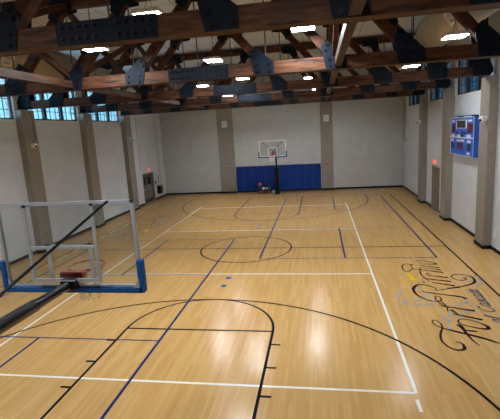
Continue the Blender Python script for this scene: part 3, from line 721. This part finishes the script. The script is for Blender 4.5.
far = thing('basketball_hoop', 'far basketball hoop on a black padded post in front of blue wall pads', 'basketball hoop', (-.1, 76, 0))
backboard(far, 68.0, -1, M['white_metal'], .22)
MB().tube([(-.1, 76, 0), (-.1, 76, 9.7), (-.1, 75.6, 10.2), (-.1, 75, 10.3), (-.1, 68.3, 10.2)], .2, 14).build('post', M['black'], far)
MB().bbox(-.65, .45, 75.45, 76.55, .02, 6.5, .15).build('post_pad', M['black_pad'], far)
for s in (-1, 1): MB().tube([(s*2.2, 68.25, 12.8), (-.1, 70, 10.5)], .06, 8).build('brace_rod', M['black'], far)
f = MB()
for x in (-1.4, 1.4): f.box(x-.07, x+.07, 68.1, 68.3, 9.55, 12.95)
f.build('rear_frame', M['grey_metal'], far)

# ------------------------------------------------------------------ ball rack and balls
RX, RY = -3.45, 77.4
rk = thing('ball_rack', 'low blue-black wheeled ball rack beside the black hoop post', 'ball rack', (RX, RY, 0))
for x in (RX-1.5, RX+1.5):
    for y in (RY-.4, RY+.4): MB().tube([(x, y, .08), (x, y, 1.95)], .05, 8).build('upright', M['black'], rk)
for z in (.16, .95, 1.9):
    sh = MB()
    for y in (RY-.4, RY-.15, RY+.15, RY+.4): sh.tube([(RX-1.5, y, z), (RX+1.5, y, z)], .035, 6)
    for x in (RX-1.5, RX+1.5): sh.tube([(x, RY-.4, z), (x, RY+.4, z)], .035, 6)
    sh.build('shelf', M['black'], rk)
balls = [(RX-1.0, 1.94, 'ball_orange', 'orange basketball alone on the top of the ball rack'),
         (RX-1.0, .99, 'ball_dark', 'dark green ball at the left end of the middle rack shelf'),
         (RX-.2, .99, 'ball_white', 'white ball on the middle shelf of the ball rack'),
         (RX+.52, .99, 'ball_grey', 'grey ball on the middle rack shelf beside the white one'),
         (RX+1.21, .99, 'ball_teal', 'teal ball at the right end of the middle rack shelf'),
         (RX-1.15, .2, 'ball_orange', 'orange ball at the left end of the bottom rack shelf'),
         (RX-.55, .2, 'ball_orange', 'second orange ball from the left on the bottom rack shelf'),
         (RX+.0, .2, 'ball_maroon', 'maroon ball in the middle of the bottom rack shelf'),
         (RX+.55, .2, 'ball_navy', 'navy ball on the bottom rack shelf, right of the maroon one'),
         (RX+1.13, .2, 'ball_orange', 'orange ball at the right end of the bottom rack shelf'),
         (-1.2, .001, 'ball_white', 'white ball on the floor between rack and hoop post')]
for x, z, m, l in balls:
    R = .4 if z > 1.5 else .33 if z > .5 else .27
    if z < .1: R = .42
    yy = RY
    o = MB().sphere((x, yy, z+R), R).build('ball', M[m], at=(x, yy, z+R))
    tag(o, l, 'ball', 'balls by the far hoop')
    sm = MB(); c = (x, yy, z+R)
    for ax in range(3):
        sm.tube([tuple(c[q]+(R+.002)*(math.cos(2*PI*i/28) if q == (ax+1) % 3 else math.sin(2*PI*i/28) if q == (ax+2) % 3 else 0) for q in range(3)) for i in range(28)], .009, 5, closed=True)
    if m == 'ball_orange': sm.build('ball_seam', M['seam'], o)

# ------------------------------------------------------------------ scoreboard
sy0, sy1, sz0, sz1 = 33.2, 42.4, 10.4, 15.45
xs = XR-.85
sb = thing('scoreboard', 'blue electronic scoreboard with dark digit windows high on the right wall', 'scoreboard', (XR, (sy0+sy1)/2, sz0))
MB().bbox(xs, XR-.12, sy0, sy1, sz0, sz1, .05).build('cabinet', M['score_blue'], sb)
tr = MB(); e = .03
for a, b_, c, d_ in ((sy0, sy1, 12.72, 12.86), (sy0, sy1, sz0, sz0+.08), (sy0, sy1, sz1-.08, sz1), (sy0, sy0+.08, sz0, sz1), (sy1-.08, sy1, sz0, sz1)): tr.box(xs-e, xs, a, b_, c, d_)
tr.build('white_trim', M['white_metal'], sb)
W_ = sy1-sy0; H_ = sz1-sz0
def spot(u0, u1, v0, v1, name, m, e=.04, parent=sb):
    # u from the far (left in picture) edge, v from the top
    return MB().bbox(xs-e, xs+.01, sy1-u1*W_, sy1-u0*W_, sz1-v1*H_, sz1-v0*H_, .01).build(name, m, parent)
fr = spot(.27, .71, .07, .29, 'clock_window', M['white_metal'], .05)
spot(.30, .68, .085, .275, 'clock_digits', M['screen'], .06, fr)
for u in (.49, ): spot(u-.02, u+.02, .11, .25, 'colon', M['black'], .065, fr)
spot(.06, .21, .17, .40, 'score_window', M['screen_red']); spot(.75, .94, .17, .40, 'score_window', M['screen_red'])
spot(.50, .58, .36, .52, 'period_window', M['screen_green'])
spot(.26, .33, .37, .43, 'indicator_window', M['screen_red']); spot(.62, .69, .37, .43, 'indicator_window', M['screen_red'])
spot(.05, .17, .67, .85, 'foul_window', M['screen_green']); spot(.76, .90, .67, .85, 'foul_window', M['screen_green'])
spot(.33, .44, .66, .84, 'player_window', M['screen_red']); spot(.47, .57, .66, .84, 'player_window', M['screen_red'])
for u0, u1, v0, v1 in ((.07, .19, .07, .12), (.77, .92, .07, .12), (.06, .2, .45, .51), (.32, .46, .46, .52), (.72, .88, .45, .52), (.05, .16, .58, .64), (.31, .44, .59, .64), (.48, .62, .58, .63), (.76, .89, .59, .65), (.75, .87, .89, .95)):
    spot(u0, u1, v0, v1, 'caption_strip', M['white_metal'])
br = MB()
for y in (sy0+1.2, sy1-2.5): br.box(xs+.1, XR-.001, y-.06, y+.06, sz1, sz1+.22)
br.tube([(xs+.2, sy0-.6, sz1+.15), (xs+.2, sy1-.2, sz1+.15)], .05, 8)
br.box(XR-.13, XR-.001, sy0+.4, sy1-.4, sz0+.5, sz1-.5)
br.build('mounting_rail', M['black'], sb)

# ------------------------------------------------------------------ small wall fittings
def camera(x, y, z, d, label, wire=True):
    d = Vector(d).normalized()
    r = thing('security_camera', label, 'security camera', (x, y, z), 'white security cameras')
    c = Vector((x, y, z))
    MB().tube([c, c+d*.12], .32, 16).build('mount_plate', M['white_metal'], r)
    b_ = c+d*.42
    MB().sphere(tuple(b_), .36).build('dome_housing', M['white_metal'], r)
    f = (d+Vector((0, -.6, -.5))).normalized()
    MB().sphere(tuple(b_+f*.22), .2, 14, 8).build('lens', M['black'], r)
camera(XR-PD, 29.9-.6, 15.1, (-1, 0, 0), 'white dome camera on the pilaster right beside the scoreboard')
camera(XR-PD, 60.4, 15.1, (-1, 0, 0), 'white dome camera on the farthest right-hand pilaster')
camera(XL+PD, 29.9, 15.0, (1, 0, 0), 'white dome camera on the nearest visible left-hand pilaster')
camera(XL+PD, 60.6, 15.0, (1, 0, 0), 'white dome camera on the farthest left-hand pilaster')

def conduit(pts, label, r=.05, m='conduit', box=None):
    t = thing('electrical_conduit', label, 'conduit', pts[-1], None)
    MB().tube(pts, r, 8).build('pipe', M[m], t)
    if box:
        x0, x1, y0, y1, z0, z1 = box
        MB().bbox(x0, x1, y0, y1, z0, z1, .03).build('junction_box', M[m], t)
conduit([(2.5, YB-.07, ZC), (2.5, YB-.07, 7.4)], 'thin vertical conduit with a box above the right of blue pads', box=(2.2, 2.8, YB-.2, YB-.001, 6.85, 7.5))
conduit([(-22, YB-.07, ZC), (-22, YB-.07, 9.0)], 'thin vertical conduit on the left part of the back wall', box=(-22.2, -21.8, YB-.17, YB-.001, 8.6, 9.05))
conduit([(20.3, YB-.07, ZC), (20.3, YB-.07, 9.6)], 'thin vertical conduit on the back wall right of the pilaster')
conduit([(XR-.2, 79.5, ZC), (XR-.2, 79.5, 11.2), (XR-.2, 77.0, 11.2)], 'fat white pipe running down beside the right rear corner', .16)
conduit([(XL+.07, 66.2, ZC), (XL+.07, 66.2, 8.0)], 'thin conduit beside the left rear door')
conduit([(XL+.07, 77.5, ZC), (XL+.07, 77.5, 4.3)], 'thin conduit between the left rear door and corner')
conduit([(XL+PD+.05, 30.2, ZB-.1), (XL+PD+.05, 30.6, 18.5), (XL+PD+.05, 30.6, 16.0), (XL+PD+.05, 30.0, 15.4)], 'cable running down the nearest left pilaster to the camera', .035, 'rod')
conduit([(XR-.07, 31.6, ZB+1), (XR-.07, 31.6, 15.8)], 'thin cable down the right wall above the scoreboard', .035, 'rod')

def wallbox(name, label, cat, x0, x1, y0, y1, z0, z1, m, group=None, extra=None):
    t = thing(name, label, cat, ((x0+x1)/2, (y0+y1)/2, z0), group)
    MB().bbox(x0, x1, y0, y1, z0, z1, .04).build('casing', M[m], t)
    if extra: extra(t)
    return t
for x, w_ in ((-12.95, 'left'), (11.8, 'right')):
    def grille(t, x=x):
        g = MB()
        for i in range(5): g.box(x-.5, x+.5, YB-1.03, YB-1.0, 16.75+i*.22, 16.86+i*.22)
        g.build('speaker_grille', M['grey_metal'], t)
    wallbox('wall_speaker', 'white loudspeaker high on the %s back wall pilaster' % w_, 'loudspeaker', x-.62, x+.62, YB-1.0, YB-.55, 16.5, 18.0, 'white_metal', 'back wall loudspeakers', grille)
    def lamp_(t, x=x):
        MB().bbox(x-.15, x+.15, YB-.78, YB-.75, 6.75, 6.95, .01).build('strobe_lens', M['white_metal'], t)
    wallbox('fire_alarm', 'red fire alarm box on the %s back wall pilaster' % w_, 'fire alarm', x-.26, x+.26, YB-.75, YB-.55, 6.3, 7.05, 'red', 'back wall fire alarms', lamp_)

def exit_sign(label, x, y, z, sg):
    t = thing('exit_sign', label, 'exit sign', (x, y, z), 'exit signs')
    MB().bbox(min(x, x+sg*.25), max(x, x+sg*.25), y-.75, y+.75, z-.05, z+.75, .03).build('sign_case', M['white_metal'], t)
    cu = bpy.data.curves.new('exit_letters', 'FONT'); cu.body = 'EXIT'; cu.size = .62*F*1.25; cu.extrude = .004; cu.align_x = 'CENTER'; cu.align_y = 'CENTER'
    tmp = bpy.data.objects.new('letters_curve', cu); col.objects.link(tmp); cu.materials.append(M['red_glow'])
    dg = bpy.context.evaluated_depsgraph_get(); me = bpy.data.meshes.new_from_object(tmp.evaluated_get(dg)); bpy.data.objects.remove(tmp)
    o = bpy.data.objects.new('exit_letters', me); col.objects.link(o)
    o.rotation_euler = (PI/2, 0, sg*PI/2)
    o.location = Vector((x+sg*.265, y, z+.35))*F; hook(o, t)
exit_sign('exit sign with red letters over the left rear double door', XL, 70.3, 7.35, 1)
exit_sign('exit sign on the right wall above the recessed door', XR, 53.0, 7.9, -1)
# left rear corner: dark cabinet, alarm, white device
wallbox('drinking_fountain', 'dark wall fountain on the left wall near the rear corner', 'drinking fountain', XL, XL+.9, 74.9, 76.5, 1.3, 3.2, 'black', None,
        lambda t: MB().bbox(XL, XL+1.0, 74.8, 76.6, 3.2, 3.4, .04).build('basin_top', M['grey_metal'], t))
wallbox('fire_alarm_pull', 'small red alarm box right of the left rear door', 'fire alarm', XL, XL+.2, 73.9, 74.4, 3.9, 4.6, 'red')
wallbox('paper_dispenser', 'small white box on the left wall above the fountain', 'dispenser', XL, XL+.4, 75.9, 76.6, 4.3, 5.6, 'white_metal')
wallbox('wall_phone', 'small white box inside the right door recess', 'wall box', XR+.7, XR+1.0, 50.66, 51.1, 4.6, 5.9, 'white_metal')
wallbox('light_switch', 'small white switch plate low on right wall near the rear corner', 'switch', XR-.08, XR, 77.6, 78.0, 6.9, 7.5, 'white_metal')
wallbox('wall_outlet', 'white outlet box at the foot of wall right of nearest right pilaster', 'outlet', XR-.12, XR, 27.4, 27.8, 1.5, 2.1, 'white_metal')

# ------------------------------------------------------------------ daylight outside
w_ = bpy.data.worlds.new('sky'); sc.world = w_; w_.use_nodes = True
nt = w_.node_tree; bg = nt.nodes['Background']
tc = nt.nodes.new('ShaderNodeTexCoord'); sx = nt.nodes.new('ShaderNodeSeparateXYZ'); nt.links.new(tc.outputs['Generated'], sx.inputs[0])
mr = nt.nodes.new('ShaderNodeMapRange'); mr.inputs['From Min'].default_value = -.7; mr.inputs['From Max'].default_value = .7
nt.links.new(sx.outputs['X'], mr.inputs['Value'])
rp = nt.nodes.new('ShaderNodeValToRGB')
rp.color_ramp.elements[0].color = (.40, .72, .90, 1); rp.color_ramp.elements[1].color = (.03, .07, .13, 1); rp.color_ramp.elements[1].position = .6
nt.links.new(mr.outputs[0], rp.inputs['Fac'])
gz = nt.nodes.new('ShaderNodeMath'); gz.operation = 'LESS_THAN'; gz.inputs[1].default_value = -.02; nt.links.new(sx.outputs['Z'], gz.inputs[0])
rg = nt.nodes.new('ShaderNodeValToRGB'); rg.color_ramp.elements[0].color = (3.2, 3.6, 3.9, 1); rg.color_ramp.elements[1].color = (.3, .33, .36, 1); rg.color_ramp.elements[1].position = .6
nt.links.new(mr.outputs[0], rg.inputs['Fac'])
mg = nt.nodes.new('ShaderNodeMixRGB'); nt.links.new(gz.outputs[0], mg.inputs['Fac'])     # sky above, unseen bright ground added below the horizon to light the ceiling
nt.links.new(rp.outputs['Color'], mg.inputs['Color1']); nt.links.new(rg.outputs['Color'], mg.inputs['Color2'])
nt.links.new(mg.outputs['Color'], bg.inputs['Color'])
bg.inputs['Strength'].default_value = .85

# daylight portals in the window openings (they only steer sampling of the sky)
for side, lst in (('left', LWIN), ('right', RWIN)):
    for a_, b_, z0, z1 in lst:
        L = bpy.data.lights.new('window_portal', 'AREA'); L.shape = 'RECTANGLE'; L.size = (z1-z0)*F; L.size_y = (b_-a_)*F; L.cycles.is_portal = True
        o = bpy.data.objects.new('window_portal', L); col.objects.link(o)
        o.location = Vector((XL-.3 if side == 'left' else XR+.3, (a_+b_)/2, (z0+z1)/2))*F
        o.rotation_euler = (0, (-PI/2 if side == 'left' else PI/2), 0)

# ------------------------------------------------------------------ camera
cxp, cyp, czp, yaw, pit, rol, fpx = 9.84143742, -22.6339893, 15.2899602, .169567518, .186116117, -.058566905, 416.827
Fv = Vector((-math.sin(yaw)*math.cos(pit), math.cos(yaw)*math.cos(pit), -math.sin(pit)))
Rv = Vector((math.cos(yaw), math.sin(yaw), 0)); Uv = Rv.cross(Fv)
R2 = Rv*math.cos(rol)+Uv*math.sin(rol); U2 = -Rv*math.sin(rol)+Uv*math.cos(rol)
cam = bpy.data.cameras.new('camera'); co = bpy.data.objects.new('camera', cam); col.objects.link(co)
mm = Matrix((R2, U2, -Fv)).transposed().to_4x4(); mm.translation = Vector((cxp, cyp, czp))*F
co.matrix_world = mm
cam.sensor_fit = 'HORIZONTAL'; cam.sensor_width = 36; cam.lens = fpx/500*36; cam.clip_start = .05; cam.clip_end = 200
sc.camera = co

sc.view_settings.view_transform = 'Standard'; sc.view_settings.look = 'None'
sc.view_settings.gamma = 1; sc.view_settings.use_curve_mapping = False
sc.view_settings.exposure = 2.3
sc.cycles.use_denoising = True; sc.cycles.sample_clamp_indirect = 4
sc.cycles.max_bounces = 10; sc.cycles.transparent_max_bounces = 16; sc.cycles.caustics_reflective = False; sc.cycles.caustics_refractive = False
